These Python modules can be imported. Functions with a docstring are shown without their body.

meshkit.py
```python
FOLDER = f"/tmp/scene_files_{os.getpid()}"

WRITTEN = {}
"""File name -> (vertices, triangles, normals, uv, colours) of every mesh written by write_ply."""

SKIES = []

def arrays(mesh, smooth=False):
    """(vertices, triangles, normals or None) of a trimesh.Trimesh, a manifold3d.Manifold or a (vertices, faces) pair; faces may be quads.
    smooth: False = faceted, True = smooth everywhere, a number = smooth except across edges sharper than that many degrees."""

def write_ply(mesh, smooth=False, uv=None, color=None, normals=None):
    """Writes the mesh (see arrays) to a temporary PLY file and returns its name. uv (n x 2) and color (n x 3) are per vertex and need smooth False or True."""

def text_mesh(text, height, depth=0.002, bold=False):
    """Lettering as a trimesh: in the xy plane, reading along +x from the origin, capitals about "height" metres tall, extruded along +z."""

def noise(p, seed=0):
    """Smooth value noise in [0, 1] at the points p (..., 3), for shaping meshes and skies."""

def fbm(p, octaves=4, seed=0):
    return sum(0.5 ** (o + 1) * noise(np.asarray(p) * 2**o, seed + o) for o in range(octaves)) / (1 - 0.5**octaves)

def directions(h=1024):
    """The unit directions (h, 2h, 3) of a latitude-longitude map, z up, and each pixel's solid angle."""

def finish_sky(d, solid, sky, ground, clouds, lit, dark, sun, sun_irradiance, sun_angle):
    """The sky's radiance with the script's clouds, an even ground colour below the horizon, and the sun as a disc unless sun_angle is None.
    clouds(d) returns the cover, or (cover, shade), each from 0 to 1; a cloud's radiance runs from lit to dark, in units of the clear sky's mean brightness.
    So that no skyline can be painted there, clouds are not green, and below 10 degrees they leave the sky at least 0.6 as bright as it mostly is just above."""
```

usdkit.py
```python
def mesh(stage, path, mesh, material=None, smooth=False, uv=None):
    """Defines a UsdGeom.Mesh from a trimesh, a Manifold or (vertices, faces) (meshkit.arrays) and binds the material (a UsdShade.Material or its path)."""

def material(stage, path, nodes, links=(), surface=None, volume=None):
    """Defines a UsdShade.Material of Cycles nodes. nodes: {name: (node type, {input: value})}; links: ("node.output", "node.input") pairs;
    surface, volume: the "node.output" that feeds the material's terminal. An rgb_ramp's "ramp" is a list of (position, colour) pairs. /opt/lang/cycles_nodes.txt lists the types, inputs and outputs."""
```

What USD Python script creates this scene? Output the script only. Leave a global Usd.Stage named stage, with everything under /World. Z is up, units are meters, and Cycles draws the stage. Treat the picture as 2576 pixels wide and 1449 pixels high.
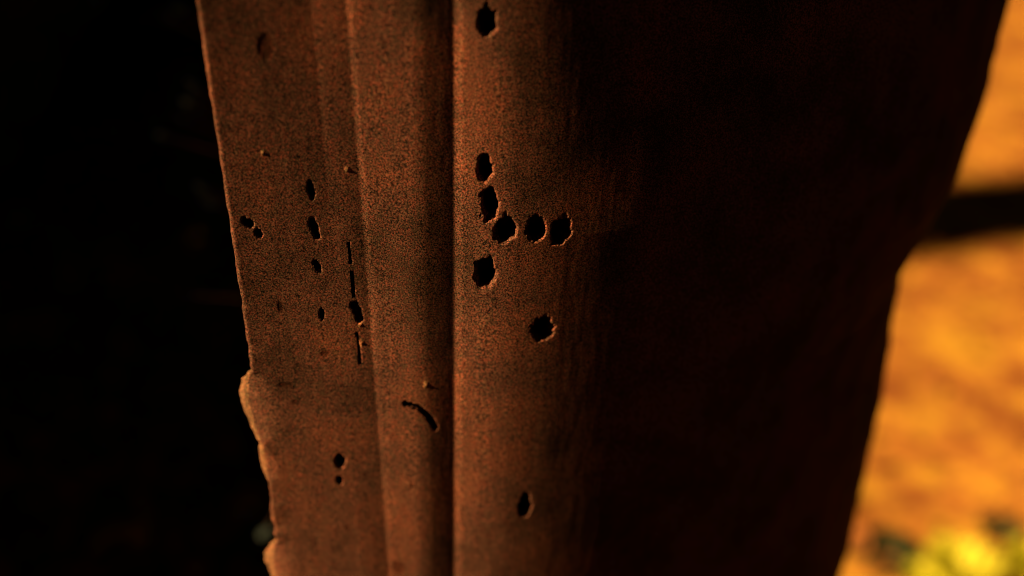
import math, random
import numpy as np, trimesh, usdkit, meshkit
from pxr import Usd, UsdGeom, UsdLux, UsdShade, Gf, Sdf

stage = Usd.Stage.CreateInMemory()
UsdGeom.SetStageUpAxis(stage, UsdGeom.Tokens.z)
UsdGeom.SetStageMetersPerUnit(stage, 1.0)
UsdGeom.Xform.Define(stage, '/World')
stage.SetDefaultPrim(stage.GetPrimAtPath('/World'))
UsdGeom.Scope.Define(stage, '/World/Looks')

# ------------------------------------------------------------------ camera, sky, sun, exposure
PITCH, ROLL, CAM = math.radians(28.0), math.radians(1.75), np.array([0, 0, 1.5])
F = np.array([0, math.cos(PITCH), -math.sin(PITCH)])
U0 = np.array([0, math.sin(PITCH), math.cos(PITCH)])
R = math.cos(ROLL) * np.array([1.0, 0, 0]) + math.sin(ROLL) * U0
U = np.cross(R, F)
cam = UsdGeom.Camera.Define(stage, '/World/camera')
cam.AddTransformOp().Set(Gf.Matrix4d(*R, 0, *U, 0, *(-F), 0, *CAM, 1))
cam.CreateHorizontalApertureAttr(36.0)
cam.CreateVerticalApertureAttr(20.25)
cam.CreateFocalLengthAttr(34.94)
cam.CreateClippingRangeAttr(Gf.Vec2f(0.01, 500))
cam.CreateFStopAttr(1.9)
cam.CreateFocusDistanceAttr(0.53)
cam.CreateExposureAttr(1.36)

SUN_EL, SUN_A = math.radians(30), math.radians(18)          # A: from straight left, turned towards the camera's side
SUN = np.array([-math.cos(SUN_A) * math.cos(SUN_EL), -math.sin(SUN_A) * math.cos(SUN_EL), math.sin(SUN_EL)])
SKY_STRENGTH, SUN_INTENSITY = 0.0012, 1.25
usdkit.material(stage, '/World/Looks/sky_look', {
    'sky': ('sky_texture', {'sky_type': 'single_scattering', 'sun_disc': False, 'sun_elevation': SUN_EL,
                            'sun_rotation': math.atan2(SUN[0], SUN[1])}),
    'bg': ('background_shader', {'strength': SKY_STRENGTH})}, [('sky.color', 'bg.color')], surface='bg.background')
dome = UsdLux.DomeLight.Define(stage, '/World/sky')
UsdShade.MaterialBindingAPI.Apply(dome.GetPrim()).Bind(UsdShade.Material.Get(stage, '/World/Looks/sky_look'))
dome.GetPrim().SetCustomDataByKey('kind', 'structure')
sun = UsdLux.DistantLight.Define(stage, '/World/sun')
zx = SUN; xx = np.cross([0, 0, 1.0], zx); xx /= np.linalg.norm(xx); yx = np.cross(zx, xx)
sun.AddTransformOp().Set(Gf.Matrix4d(*xx, 0, *yx, 0, *zx, 0, 0, 0, 10, 1))
sun.CreateIntensityAttr(SUN_INTENSITY)
sun.CreateAngleAttr(1.0)
sun.CreateColorAttr(Gf.Vec3f(1.0, 0.60, 0.30))
sun.CreateNormalizeAttr(True)

# ------------------------------------------------------------------ helpers
taken = {}
def numbered(path):
    n = taken.get(path, 0); taken[path] = n + 1
    return path if n == 0 else f'{path}_{n:03d}'
def keys(prim, **kw):
    for k, v in kw.items():
        if v: prim.SetCustomDataByKey(k, v)
def obj(name, mesh, mat, parent=None, smooth=False, **kw):
    base = parent.GetPath().pathString if parent else '/World'
    m = usdkit.mesh(stage, numbered(f'{base}/{name}'), mesh, '/World/Looks/' + mat, smooth)
    keys(m.GetPrim(), **kw)
    return m.GetPrim()
def thing(name, label, category, loc=(0, 0, 0), rot=0, group=None):
    x = UsdGeom.Xform.Define(stage, numbered('/World/' + name))
    x.AddTranslateOp().Set(Gf.Vec3d(*map(float, loc)))
    if rot: x.AddRotateZOp().Set(rot)
    keys(x.GetPrim(), label=label, category=category, group=group)
    return x.GetPrim()
def ray(px, py):                                             # direction of a point of the photograph (2576 x 1449)
    d = F + R * (px - 1288) / 2500 - U * (py - 724.5) / 2500
    return d / np.linalg.norm(d)
def on_ground(px, py, z=0.0):
    d = ray(px, py)
    return CAM + d * (z - CAM[2]) / d[2]
def project(p):
    q = np.asarray(p) - CAM
    w = q @ F
    return np.stack([1288 + 2500 * (q @ R) / w, 724.5 - 2500 * (q @ U) / w], -1)

# ------------------------------------------------------------------ materials
def worn(name, dark, mid, light, grain=1.0):
    usdkit.material(stage, '/World/Looks/' + name, {
        'g': ('geometry', {}),
        'm': ('mapping', {'scale': (1, 1, 0.12)}),
        'fib': ('noise_texture', {'scale': 160.0, 'detail': 5.0, 'roughness': 0.6}),
        'blot': ('noise_texture', {'scale': 22.0, 'detail': 4.0, 'roughness': 0.6}),
        'gr': ('noise_texture', {'scale': 1250.0, 'detail': 2.0, 'roughness': 0.7}),
        'gc': ('noise_texture', {'scale': 800.0, 'detail': 3.0, 'roughness': 0.7}),
        'ramp': ('rgb_ramp', {'ramp': [(0.30, dark), (0.5, mid), (0.72, light)]}),
        'gramp': ('rgb_ramp', {'ramp': [(0.37, (0.06, 0.1, 0.12)), (0.5, (0.85, 0.85, 0.85)), (0.63, (2.7, 2.1, 2.0))]}),
        'bramp': ('rgb_ramp', {'ramp': [(0.33, (0.55, 0.62, 0.6)), (0.5, (1, 1, 1)), (0.67, (1.4, 1.2, 1.05))]}),
        'hue': ('rgb_ramp', {'ramp': [(0.38, (0.76, 1.02, 0.9)), (0.5, (1, 1, 1)), (0.62, (1.3, 0.84, 0.78))]}),
        'a': ('mix', {'mix_type': 'multiply', 'fac': 1.0}),
        'b': ('mix', {'mix_type': 'multiply', 'fac': grain}),
        'c': ('mix', {'mix_type': 'multiply', 'fac': grain}),
        'bump': ('bump', {'strength': 0.12, 'distance': 0.0003}),
        'p': ('principled_bsdf', {'roughness': 0.95, 'specular_ior_level': 0.03}),
    }, [('g.position', 'm.vector'), ('m.vector', 'fib.vector'), ('g.position', 'blot.vector'), ('g.position', 'gr.vector'), ('g.position', 'gc.vector'),
        ('fib.fac', 'ramp.fac'), ('blot.fac', 'bramp.fac'), ('gr.fac', 'gramp.fac'), ('gc.fac', 'hue.fac'),
        ('ramp.color', 'a.color1'), ('bramp.color', 'a.color2'), ('a.color', 'b.color1'), ('gramp.color', 'b.color2'),
        ('b.color', 'c.color1'), ('hue.color', 'c.color2'), ('c.color', 'p.base_color'),
        ('gc.fac', 'bump.height'), ('bump.normal', 'p.normal')], surface='p.BSDF')
worn('rusty_surface', (0.082, 0.0425, 0.025), (0.092, 0.048, 0.028), (0.104, 0.0545, 0.031))
worn('pale_rust', (0.14, 0.085, 0.04), (0.17, 0.105, 0.05), (0.20, 0.128, 0.06))
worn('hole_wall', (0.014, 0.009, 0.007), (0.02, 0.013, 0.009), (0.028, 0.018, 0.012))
worn('pit_rust', (0.05, 0.022, 0.012), (0.058, 0.026, 0.0135), (0.066, 0.03, 0.0155))
worn('bark', (0.06, 0.04, 0.025), (0.09, 0.06, 0.04), (0.12, 0.08, 0.05), 0.3)

usdkit.material(stage, '/World/Looks/dry_ground', {
    'g': ('geometry', {}),
    'n1': ('noise_texture', {'scale': 5.0, 'detail': 6.0, 'roughness': 0.62}),
    'n2': ('noise_texture', {'scale': 26.0, 'detail': 5.0, 'roughness': 0.7}),
    'n3': ('noise_texture', {'scale': 160.0, 'detail': 4.0, 'roughness': 0.7}),
    'r1': ('rgb_ramp', {'ramp': [(0.38, (0.24, 0.082, 0.018)), (0.5, (0.37, 0.162, 0.026)), (0.62, (0.54, 0.31, 0.03))]}),
    'r2': ('rgb_ramp', {'ramp': [(0.3, (0.55, 0.5, 0.5)), (0.5, (1, 1, 1)), (0.7, (1.3, 1.25, 1.1))]}),
    'r3': ('rgb_ramp', {'ramp': [(0.3, (0.6, 0.6, 0.6)), (0.5, (1, 1, 1)), (0.7, (1.3, 1.3, 1.2))]}),
    'a': ('mix', {'mix_type': 'multiply', 'fac': 1.0}), 'b': ('mix', {'mix_type': 'multiply', 'fac': 1.0}),
    'bump': ('bump', {'strength': 0.5, 'distance': 0.01}),
    'p': ('principled_bsdf', {'roughness': 0.95, 'specular_ior_level': 0.1}),
}, [('g.position', 'n1.vector'), ('g.position', 'n2.vector'), ('g.position', 'n3.vector'), ('n1.fac', 'r1.fac'), ('n2.fac', 'r2.fac'), ('n3.fac', 'r3.fac'),
    ('r1.color', 'a.color1'), ('r2.color', 'a.color2'), ('a.color', 'b.color1'), ('r3.color', 'b.color2'), ('b.color', 'p.base_color'),
    ('n2.fac', 'bump.height'), ('bump.normal', 'p.normal')], surface='p.BSDF')

def leaf(name, lo, hi, trans=0.35):
    usdkit.material(stage, '/World/Looks/' + name, {
        'g': ('geometry', {}), 'r': ('rgb_ramp', {'ramp': [(0, lo), (1, hi)]}),
        'p': ('principled_bsdf', {'roughness': 0.6, 'specular_ior_level': 0.25}), 't': ('translucent_bsdf', {}), 'x': ('mix_closure', {'fac': trans})},
        [('g.random_per_island', 'r.fac'), ('r.color', 'p.base_color'), ('r.color', 't.color'), ('p.BSDF', 'x.closure1'), ('t.BSDF', 'x.closure2')], surface='x.closure')
leaf('hedge_leaf', (0.020, 0.040, 0.016), (0.045, 0.075, 0.03), 0.12)
leaf('grass_yellow', (0.66, 0.66, 0.04), (0.86, 0.84, 0.06), 0.2)
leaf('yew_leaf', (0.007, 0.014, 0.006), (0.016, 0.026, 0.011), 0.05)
leaf('sapling_leaf', (0.022, 0.034, 0.026), (0.038, 0.056, 0.042), 0.15)
leaf('weed_green', (0.03, 0.042, 0.012), (0.05, 0.066, 0.02), 0.15)
leaf('dry_leaf', (0.30, 0.12, 0.025), (0.62, 0.33, 0.05), 0.2)

# ------------------------------------------------------------------ ground: one sheet with low relief
def axis(near, far, step):
    a = np.arange(-near, near + 1e-6, step)
    g = near * 1.35 ** np.arange(1, 40); g = g[g < far]
    return np.concatenate([-np.append(g, far)[::-1], a, np.append(g, far)])
gx, gy = np.meshgrid(axis(6, 300, 0.06), axis(9, 300, 0.06))
def height(x, y):
    p = np.stack([x, y, np.zeros_like(x)], -1)
    r = np.exp(-(x * x + y * y) / 200)
    return (0.10 * (meshkit.fbm(p * 0.6, 3, 4) - 0.5) + 0.05 * (meshkit.fbm(p * 4, 3, 7) - 0.5)) * r
gv = np.stack([gx, gy, height(gx, gy)], -1).reshape(-1, 3)
ny, nx = gx.shape
i = (np.arange(ny - 1)[:, None] * nx + np.arange(nx - 1)).ravel()
obj('ground', (gv, np.stack([i, i + 1, i + nx + 1, i + nx], -1)), 'dry_ground', smooth=True, kind='structure')

# ------------------------------------------------------------------ rusty ridged post, with holes, cracks and knots
MM = 0.2175e-3                                              # metres to a pixel of the photograph on the post
seg = [  # width (px of the photograph), step (px), turn of the face towards the left at the start and end (degrees)
    ('corner', 16, 1.6, 92, 12), ('panel', 230, 2.6, -3.0, -3.0), ('dip', 75, 2.6, -4, -10), ('step', 14, 1.7, 6, 12), ('stripe', 92, 2.6, 3, 0),
    ('fall', 44, 2.6, -2, -14), ('fall', 66, 2.6, -15, -17.6), ('step', 20, 1.7, 12, 20), ('face', 40, 2.6, 6.5, 4), ('round', 95, 2.6, 3, -10.5), ('round', 130, 3, -10.5, -16.2), ('round', 150, 3.5, -16.2, -18.4), ('flank', 540, 9, -18.6, -40),
    ('side', 820, 14, -40, -62), ('end', 700, 18, -62, -165), ('back', 1780, 50, -165, -200)]
s, phi0, part = [], [], []
for name, w, st, a, b in seg:
    n = max(2, int(round(w / st)))
    t = (np.arange(n) + 0.5) / n
    s += [w / n] * n; phi0 += list(a + (b - a) * t); part += [name] * n
ds, phi0, part = np.array(s) * MM, np.array(phi0), np.array(part)
k = np.ones(3) / 3
inner = np.concatenate([phi0[:2], np.convolve(phi0, k, 'same')[2:-2], phi0[-2:]])
keep = np.isin(part, ['corner'])
phi0 = np.where(keep, phi0, inner)
zs = np.unique(np.concatenate([np.linspace(-0.12, 0.9, 60), np.arange(0.9, 0.97, 0.008), np.arange(0.97, 1.47, 0.0009), np.linspace(1.48, 2.6, 60)]))
down = np.clip((1.40 - zs) / 0.36, -1, 2)                   # 0 at the top of the photograph, 1 at its bottom
S = np.concatenate([[0], np.cumsum(ds)])
PHI = np.repeat(phi0[None], len(zs), 0)
PHI[:, part == 'panel'] += (-8.5 + 10.0 * np.clip(down * 1.15, 0, 1))[:, None]
PHI[:, part == 'stripe'] += (-2.0 + 3.0 * np.clip(down, 0, 1))[:, None]
PHI[:, np.isin(part, ['stripe', 'face', 'round'])] -= (4.0 * np.clip(1 - down / 0.35, 0, 1))[:, None]
SM = (S[1:] + S[:-1]) / 2
wob = meshkit.fbm(np.stack(list(np.meshgrid(SM * 45, zs * 9, indexing='xy')) + [np.zeros((len(zs), len(SM)))], -1), 3, 2) - 0.5
wob2 = meshkit.fbm(np.stack(list(np.meshgrid(SM * 20, zs * 3, indexing='xy')) + [np.ones((len(zs), len(SM)))], -1), 2, 9) - 0.5
front = np.clip((0.30 - SM) / 0.05, 0, 1) * (part != 'corner')
PHI = PHI + (2.2 * wob * np.clip((0.17 - SM) / 0.03, 0.25, 1) + (5.5 * np.clip((0.165 - SM) / 0.03, 0.15, 1)) * wob2) * front
WID = np.ones_like(PHI)
WID[:, part == 'stripe'] *= (1.22 - 0.42 * np.clip(down, 0, 1))[:, None]
WID[:, part == 'panel'] *= (1.0 + 0.02 * np.clip(down, 0, 1))[:, None]
rows = 724.5 + 2500 * np.tan(np.arctan((1.5 - zs) / 0.74) - PITCH)
wide = np.interp(rows, [-400, 0, 300, 440, 560, 650, 800, 1000, 1449, 2000], [1.5, 1.51, 1.47, 1.45, 1.34, 1.23, 1.24, 1.29, 1.31, 1.34])
wide += 0.05 * (meshkit.fbm(np.stack([zs * 22, 0 * zs, 0 * zs], -1), 3, 41) - 0.5)
WID[:, np.isin(part, ['flank', 'side'])] *= wide[:, None]
P = np.radians(PHI)
dx, dy = np.cos(P) * ds * WID, -np.sin(P) * ds * WID
X = np.concatenate([np.zeros((len(zs), 1)), np.cumsum(dx, 1)], 1)
Y = np.concatenate([np.zeros((len(zs), 1)), np.cumsum(dy, 1)], 1)
anchor = int(np.argmax(part == 'face')) + 8
X += -0.0228 - X[:, anchor:anchor + 1]; Y += 0.48 - Y[:, anchor:anchor + 1]
# close the ring: spread the gap over the back
gap = np.clip((S - 0.62 * S[-1]) / (0.38 * S[-1]), 0, 1) ** 1.5
X += gap * (X[:, :1] - X[:, -1:]); Y += gap * (Y[:, :1] - Y[:, -1:])
X, Y = X[:, :-1], Y[:, :-1]; nu = X.shape[1]
cx, cy = X.mean(), Y.mean()
flare = np.ones_like(zs)
NX = -(np.roll(Y, 1, 1) - np.roll(Y, -1, 1)); NY = (np.roll(X, 1, 1) - np.roll(X, -1, 1))
ln = np.maximum(np.hypot(NX, NY), 1e-9); NX, NY = NX / ln, NY / ln
sgn = np.sign(((X - cx) * NX + (Y - cy) * NY).sum()); NX *= sgn; NY *= sgn
V0 = np.stack([X, Y, np.repeat(zs[:, None], nu, 1)], -1)
SS = np.repeat(S[None, :-1], len(zs), 0)
pix = project(V0)
see = (NX * (V0[..., 0] - CAM[0]) + NY * (V0[..., 1] - CAM[1])) < 0
def at(px, py):
    d = np.hypot(pix[..., 0] - px, pix[..., 1] - py) + 1e6 * ~see
    j = np.unravel_index(np.argmin(d), d.shape)
    return SS[j], V0[j[0], j[1], 2], np.linalg.norm(V0[j[0], j[1]] - CAM) / 2500
disp = np.zeros_like(SS); which = np.zeros(SS.shape, int); names = ['body']
def tri_noise(n, seed): return meshkit.fbm(n, 3, seed) - 0.5
def hole(px, py, rx, ry, depth=0.011, ang=0.0, rag=0.9, name='hole'):
    s0, z0, m = at(px, py)
    a, b = (SS - s0) / m, (V0[..., 2] - z0) / m * 0.9
    ca, sa = math.cos(math.radians(ang)), math.sin(math.radians(ang))
    a, b = a * ca + b * sa, -a * sa + b * ca
    near = (np.abs(a) < 3 * rx + 8) & (np.abs(b) < 3 * ry + 8)
    idx = np.nonzero(near)
    th = np.arctan2(b[idx] / ry, a[idx] / rx)
    r = np.hypot(a[idx] / rx, b[idx] / ry)
    q = np.stack([a[idx] / 13, b[idx] / 13, np.full(len(r), px * 0.37)], -1)
    r = r * (1 + rag * tri_noise(q, int(px) % 97)) 
    d = np.clip((1.30 - r) / 0.62, 0, 1); d = d * d * (3 - 2 * d)
    disp[idx] = np.minimum(disp[idx], -depth * d)
    names.append(name)
    w = which[idx]; w[r < 0.96] = len(names) - 1; which[idx] = w
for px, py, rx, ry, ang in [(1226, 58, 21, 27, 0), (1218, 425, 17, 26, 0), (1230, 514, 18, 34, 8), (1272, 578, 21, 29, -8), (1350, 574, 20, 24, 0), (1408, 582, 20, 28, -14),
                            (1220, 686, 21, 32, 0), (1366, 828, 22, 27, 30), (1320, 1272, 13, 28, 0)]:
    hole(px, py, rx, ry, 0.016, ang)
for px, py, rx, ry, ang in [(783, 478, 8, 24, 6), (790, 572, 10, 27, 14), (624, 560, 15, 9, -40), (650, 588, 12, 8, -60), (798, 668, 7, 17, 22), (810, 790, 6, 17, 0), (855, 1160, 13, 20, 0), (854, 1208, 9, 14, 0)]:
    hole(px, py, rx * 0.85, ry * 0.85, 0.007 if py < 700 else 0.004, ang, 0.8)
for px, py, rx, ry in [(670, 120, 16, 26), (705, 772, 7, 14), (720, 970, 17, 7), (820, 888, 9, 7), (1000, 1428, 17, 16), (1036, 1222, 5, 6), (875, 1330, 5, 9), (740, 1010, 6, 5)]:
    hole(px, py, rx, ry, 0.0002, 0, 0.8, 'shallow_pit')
def crack(points, width, depth, name='crack'):
    names.append(name)
    pts = [at(*p) for p in points]
    for (s0, z0, m), (s1, z1, _) in zip(pts[:-1], pts[1:]):
        e = np.array([s1 - s0, z1 - z0]); L = max(e @ e, 1e-12)
        t = np.clip(((SS - s0) * e[0] + (V0[..., 2] - z0) * e[1]) / L, 0, 1)
        d = np.hypot(SS - s0 - t * e[0], V0[..., 2] - z0 - t * e[1]) / m / width
        d = d * (1 + 0.7 * (meshkit.fbm(np.stack([SS * 900, V0[..., 2] * 500, 0 * SS], -1), 2, 5) - 0.5))
        k = np.clip((1.3 - d) / 0.7, 0, 1)
        disp[:] = np.minimum(disp, -depth * k * k * (3 - 2 * k))
        which[(d < 0.9)] = len(names) - 1
crack([(876, 612), (882, 662)], 2.6, 0.0022)
crack([(884, 684), (890, 745)], 3.0, 0.003)
crack([(893, 768), (900, 785), (906, 802)], 8.5, 0.003)
crack([(898, 838), (904, 885), (907, 915)], 2.6, 0.002)
crack([(1020, 1018), (1050, 1026), (1078, 1046), (1096, 1075)], 6.5, 0.004)
for px, py, r_ in [(873, 428, 6), (906, 818, 5), (911, 862, 7), (1071, 967, 7), (662, 384, 5)]:        # small splinters that stand proud
    s0, z0, m = at(px, py)
    k = np.clip(1 - np.hypot((SS - s0) / m / r_, (V0[..., 2] - z0) / m / r_ / 1.4), 0, 1)
    disp[:] = np.where(k > 0, np.maximum(disp, 0.0006 * k), disp)
    names.append('flake'); which[(k > 0.02) & (which == 0)] = len(names) - 1
push = np.zeros_like(SS)
SW = np.where(SS > S[-1] / 2, SS - S[-1], SS)               # distance along the surface from the left edge, both ways round
def bump(px, py, rx, ry, h, name='edge_lump', s_at=None):
    s0, z0, m = at(px, py)
    r = np.hypot((SW - s_at) / m / rx, (V0[..., 2] - z0) / m / ry)
    r = r * (1 + 0.5 * (meshkit.fbm(np.stack([SW * 120, V0[..., 2] * 120, 0 * SS], -1), 3, 11) - 0.5))
    k = np.clip(1 - r, 0, 1)
    push[:] = np.maximum(push, h * (1 - (1 - k) ** 2.0))
    names.append(name); which[(r < 0.9) & (SW < 0.0075 * (1.25 - r))] = len(names) - 1
bump(632, 1020, 95, 115, 0.0125, s_at=-0.004)
bump(690, 1440, 95, 105, 0.0115, s_at=-0.004)
bump(655, 1170, 50, 70, 0.004, s_at=-0.003)
# fine relief of weathered grain, stronger at the left edge
fine = meshkit.fbm(np.stack([SS * 260, V0[..., 2] * 60, 0 * SS], -1), 3, 21) - 0.5
edge = np.exp(-SS / 0.006)
fine2 = meshkit.fbm(np.stack([SS * 50, V0[..., 2] * 160, 0 * SS], -1), 3, 23) - 0.5
disp += 0.00008 * fine * (SS < 0.3) + 0.004 * fine2 * edge * np.clip(down, 0.25, 1)[:, None]
V = V0.copy(); inset = 0.85 * push * np.clip(1.15 - SW / 0.014, 0, 1) ** 1.5
V[..., 0] += NX * disp - push; V[..., 1] += inset; V[..., 1] += NY * disp
V[..., 0] = cx + (V[..., 0] - cx) * flare[:, None]; V[..., 1] = cy + (V[..., 1] - cy) * flare[:, None]
nv = len(zs)
ii, jj = np.meshgrid(np.arange(nv - 1), np.arange(nu), indexing='ij')
a = ii * nu + jj; b = ii * nu + (jj + 1) % nu
quads = np.stack([a, b, b + nu, a + nu], -1).reshape(-1, 4)
flat = V.reshape(-1, 3)
qk = np.max(which.ravel()[quads], 1)
top = len(flat); flat = np.vstack([flat, [[cx, cy, 2.61]]])
last = (nv - 1) * nu + np.arange(nu)
cap = np.stack([last, (nv - 1) * nu + (np.arange(nu) + 1) % nu, np.full(nu, top), np.full(nu, top)], -1)
post = thing('post', 'broad rust-brown ridged post with dark holes and a ragged left edge', 'post')
def sub(q):
    u, inv = np.unique(q, return_inverse=True)
    return flat[u], inv.reshape(q.shape)
def tris(q):
    v, f = sub(q); f = np.vstack([f[:, [0, 1, 2]], f[:, [0, 2, 3]]])
    f = f[(f[:, 0] != f[:, 1]) & (f[:, 1] != f[:, 2]) & (f[:, 0] != f[:, 2])]
    return trimesh.Trimesh(v, f, process=False)
obj('body', tris(np.vstack([quads[qk == 0], cap])), 'rusty_surface', post, smooth=True)
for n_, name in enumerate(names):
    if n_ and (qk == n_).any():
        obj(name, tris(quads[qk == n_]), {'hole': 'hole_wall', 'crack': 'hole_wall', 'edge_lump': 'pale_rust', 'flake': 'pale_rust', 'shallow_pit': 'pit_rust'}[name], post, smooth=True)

# ------------------------------------------------------------------ leaves, hedge, the tree behind it
def leaves(centers, size, rng, flatness=0.0, normals=None):
    n = len(centers)
    d = rng.normal(size=(n, 3)); d[:, 2] *= (1 - flatness); d /= np.linalg.norm(d, axis=1)[:, None]
    e = rng.normal(size=(n, 3)); e[:, 2] *= (1 - flatness); e -= (e * d).sum(1)[:, None] * d; e /= np.linalg.norm(e, axis=1)[:, None]
    L = size * rng.uniform(0.7, 1.3, n)[:, None]
    up = np.cross(d, e) * L * 0.12
    v = np.stack([centers - d * L / 2, centers - e * L * 0.28 + up, centers + d * L / 2, centers + e * L * 0.28 + up], 1).reshape(-1, 3)
    k = np.arange(n)[:, None] * 4
    f = np.concatenate([k + [0, 1, 2], k + [0, 2, 3]], 0)
    return trimesh.Trimesh(v, f, process=False)
rng = np.random.default_rng(5)
def make_hedge(label, H0, H1, low, slope, rise, n, mat='hedge_leaf'):
    H0, H1 = np.array(H0), np.array(H1); L = np.linalg.norm(H1 - H0)
    hd = (H1 - H0) / L; hn = np.array([hd[1], -hd[0]])
    t = rng.uniform(0, L, n); w = rng.uniform(-0.32, 0.32, n); z = rng.uniform(0.0, 1, n)
    top = low + slope * t + rise * np.clip((1.35 - t) / 0.4, 0, 1) + 0.12 * (meshkit.fbm(np.stack([t * 2, 0 * t, 0 * t], -1), 3, 3) - 0.5)
    w = w * (1 - 0.35 * z ** 3) + 0.10 * (meshkit.fbm(np.stack([t * 3, z * 3, 0 * t], -1), 3, 8) - 0.5)
    p = H0 + hd * t[:, None] + hn * w[:, None]
    hedge = thing('hedge', label, 'hedge', (0, 0, 0))
    obj('foliage', leaves(np.column_stack([p, z * top]), 0.075, rng), mat, hedge)
    for k_ in range(12):
        u = (k_ + 0.5) / 12; p = H0 + (H1 - H0) * u
        c = trimesh.creation.cone(0.03, low * 0.9, sections=8); c.apply_translation([p[0], p[1], -0.05])
        obj('stem', c, 'bark', hedge, smooth=True)
make_hedge('dark leafy evergreen hedge in deep shade to the left of the rusty post', [-1.35, -0.2], [-3.4, 8.6], 0.80, 0.035, 0.42, 85000)
make_hedge('dark evergreen hedge along the right side of the sunlit ground, outside the picture', [1.62, 0.25], [6.0, 12.0], 1.95, 0.0, 0.0, 90000, 'yew_leaf')
make_hedge('dark evergreen hedge beside the viewer on the right, outside the picture', [1.95, -5.0], [1.62, 0.1], 1.95, 0.0, 0.0, 40000, 'yew_leaf')
sa = np.array([math.cos(SUN_A), math.sin(SUN_A)])           # along the ground, away from the sun
sq = np.array([-sa[1], sa[0]])
def broadleaf(label, foot, q_lo, q_hi, z_lo, z_hi, n):
    t_ = thing('broadleaf_tree', label, 'tree', (foot[0], foot[1], 0))
    prof = np.array([[0.40, -0.1], [0.36, 0.3], [0.34, 1.2], [0.31, 5.8], [0.25, 7.0], [0.12, 8.6], [0.0, 10.0]])
    obj('trunk', trimesh.creation.revolve(prof, sections=18), 'bark', t_, smooth=True)
    q0 = foot @ sq
    c = np.column_stack([rng.uniform(-1.2, 1.0, n), rng.uniform(q_lo, q_hi, n) - q0, rng.uniform(z_lo, z_hi, n)])
    pts = np.concatenate([q + rng.normal(size=(330, 3)) * 0.24 for q in c])
    xy = pts[:, :1] * sa + pts[:, 1:2] * sq
    obj('crown', leaves(np.column_stack([xy, pts[:, 2]]), 0.13, rng), 'hedge_leaf', t_)
    for a_ in range(5):
        e_ = c[a_ * 3]; e_ = np.array([*(e_[0] * sa + e_[1] * sq), e_[2]])
        b_ = trimesh.creation.cylinder(0.035, segment=[[0, 0, 7.0], e_ * [0.9, 0.9, 1]], sections=7)
        obj('limb', b_, 'bark', t_, smooth=True)
band = on_ground(2440, 538)[:2]
broadleaf('broad leafy tree standing behind the hedge', band - sa * 9.0, 1.6, 4.6, 8.0, 10.5, 60)
for k_, (q_, back) in enumerate([(-1.0, 3.6), (-2.9, 3.9), (-4.9, 3.5), (-6.9, 4.0)]):
    c_ = -sa * back + np.array([-sa[1], sa[0]]) * q_
    ev = thing('evergreen_tree', ['tall dense evergreen tree nearest the rusty post, left of the viewer', 'second tall evergreen tree left of the viewer', 'third tall evergreen tree, left behind the viewer', 'last tall evergreen tree, far left behind the viewer'][k_], 'tree', (c_[0], c_[1], 0), group=None)
    obj('trunk', trimesh.creation.revolve(np.array([[0.16, -0.1], [0.11, 1.5], [0.07, 3.5], [0.0, 5.2]]), sections=14), 'bark', ev, smooth=True)
    m_ = 14000; zz = rng.uniform(0.05, 1, m_); rr = 1.08 * (1 - zz ** 2.4) * np.sqrt(rng.uniform(0.15, 1, m_)) + 0.03; aa = rng.uniform(0, 2 * math.pi, m_)
    obj('crown', leaves(np.column_stack([rr * np.cos(aa), rr * np.sin(aa), zz * 5.6]), 0.15, rng), 'hedge_leaf', ev)

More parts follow.
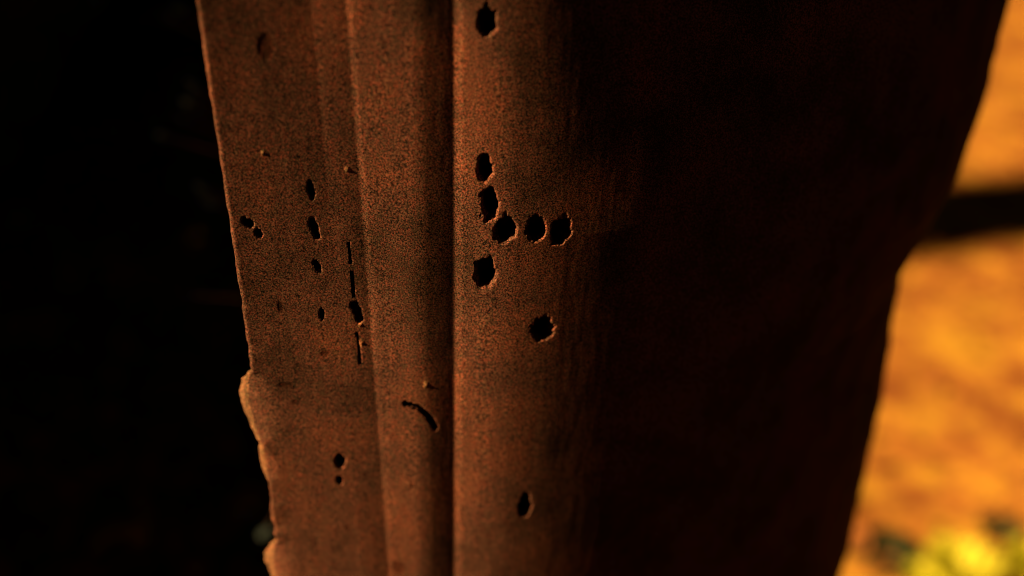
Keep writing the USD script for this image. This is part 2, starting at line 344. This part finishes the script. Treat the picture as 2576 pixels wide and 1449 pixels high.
# a thin sapling in the gloom just left of the post
sap = thing('sapling', 'thin dim sapling with a few grey-green leaves beside the left edge of the rusty post', 'sapling')
spots = [(470, 35), (450, 60), (500, 225), (512, 250), (505, 280), (478, 310), (432, 350), (520, 480), (545, 515), (490, 745), (672, 1325)]
tops = CAM + ray(585, 0) * 1.14
low = CAM + ray(800, 1449) * 1.3
base = tops + (low - tops) * tops[2] / (tops[2] - low[2])
def stemline(a, b, r0, r1):
    d = b - a; L = np.linalg.norm(d); z_ = d / L; x_ = np.cross(z_, [0, 1, 0.3]); x_ /= np.linalg.norm(x_); y_ = np.cross(z_, x_)
    v = []
    for c, r in ((a, r0), (b, r1)):
        v += [c + r * (math.cos(t) * x_ + math.sin(t) * y_) for t in np.arange(6) * math.pi / 3]
    f = [[k_, (k_ + 1) % 6, 6 + (k_ + 1) % 6, 6 + k_] for k_ in range(6)]
    return np.array(v), np.array(f)
obj('stem', stemline(base, tops, 0.006, 0.0025), 'bark', sap, smooth=True)
r_ = np.random.default_rng(12)
for px, py in spots:
    c = CAM + ray(px, py) * 1.12
    u = np.clip((c[2] - base[2]) / (tops[2] - base[2]) - 0.03, 0, 1); foot = base + (tops - base) * u
    obj('twig', stemline(foot, c, 0.0014, 0.0008), 'bark', sap)
    d = c - foot; d /= np.linalg.norm(d); n_ = r_.normal(size=3); e = np.cross(d, n_); e /= np.linalg.norm(e); up = np.cross(d, e)
    L, W = r_.uniform(0.016, 0.026), r_.uniform(0.005, 0.008)
    rows_ = [c + d * L * t + up * 0.15 * L * t * t for t in (0, 0.25, 0.6, 1.0)]
    v = [rows_[0], rows_[1] - e * W, rows_[1] + e * W, rows_[2] - e * W * 0.8, rows_[2] + e * W * 0.8, rows_[3]]
    obj('leaf', trimesh.Trimesh(v, [[0, 1, 2], [1, 3, 4], [1, 4, 2], [3, 5, 4]], process=False), 'sapling_leaf', sap)

# ------------------------------------------------------------------ plants and fallen leaves on the sunlit ground
def tuft(name, label, px, py, n, h, spread, mat, seed, broad=0.012):
    g = on_ground(px, py); r_ = np.random.default_rng(seed); z0 = height(np.array([g[0]]), np.array([g[1]]))[0]
    t = thing(name, label, 'plant' if 'weed' in name else 'grass', (g[0], g[1], z0))
    V_, F_ = [], []
    for q in range(n):
        az = r_.uniform(0, 2 * math.pi); rr = spread * 0.35 * math.sqrt(r_.uniform()); lean = spread * r_.uniform(0.2, 1.0); hh = h * r_.uniform(0.6, 1.1); w = broad * r_.uniform(0.7, 1.3)
        d = np.array([math.cos(az), math.sin(az), 0]); sd = np.array([-d[1], d[0], 0])
        for k_ in range(4):
            u = k_ / 3; c_ = d * (rr + lean * u ** 1.7) + np.array([0, 0, hh * (u - 0.25 * u ** 3) - 0.01]); ww = w * (1 - u) ** 0.6 * (0.6 + u) + 0.0006
            V_ += [c_ - sd * ww, c_ + sd * ww]
        o = q * 8
        for k_ in range(3): F_ += [[o + 2 * k_, o + 2 * k_ + 1, o + 2 * k_ + 3], [o + 2 * k_, o + 2 * k_ + 3, o + 2 * k_ + 2]]
    obj('blades' if 'grass' in name else 'leaves', trimesh.Trimesh(V_, F_, process=False), mat, t)
tuft('grass_tuft', 'bright yellow-green grass tuft at the bottom right, largest of the sunlit tufts', 2410, 1450, 260, 0.085, 0.075, 'grass_yellow', 1)
tuft('grass_tuft', 'small yellow grass tuft just left of the largest sunlit tuft', 2325, 1470, 110, 0.06, 0.045, 'grass_yellow', 2)
tuft('grass_tuft', 'yellow grass tuft cut by the right edge of the picture', 2600, 1445, 230, 0.10, 0.07, 'grass_yellow', 3)
tuft('weed_plant', 'low dark green weed beside the base of the rusty post', 2238, 1396, 90, 0.025, 0.075, 'weed_green', 4, 0.018)
tuft('weed_plant', 'dark green weed above the yellow grass near the right edge', 2520, 1335, 45, 0.035, 0.055, 'weed_green', 6, 0.016)
tuft('weed_plant', 'small dark weed between the yellow grass tufts at the bottom edge', 2368, 1432, 40, 0.05, 0.03, 'weed_green', 8, 0.014)
n = 2600
lx, ly = rng.uniform(0.3, 5.5, n), rng.uniform(1.2, 9, n)
lp = np.column_stack([lx, ly, height(lx, ly) + rng.uniform(0.006, 0.022, n)])
obj('fallen_leaves', leaves(lp, 0.055, rng, 0.75), 'dry_leaf', kind='stuff', label='scattered dry orange leaves on the sunlit ground', category='leaves')
n = 52000
cx_, cy_ = rng.uniform(-4.5, 0.25, n), rng.uniform(0.7, 9.5, n) ** 1.0
cp = np.column_stack([cx_, cy_, height(cx_, cy_) + rng.uniform(0.005, 0.06, n)])
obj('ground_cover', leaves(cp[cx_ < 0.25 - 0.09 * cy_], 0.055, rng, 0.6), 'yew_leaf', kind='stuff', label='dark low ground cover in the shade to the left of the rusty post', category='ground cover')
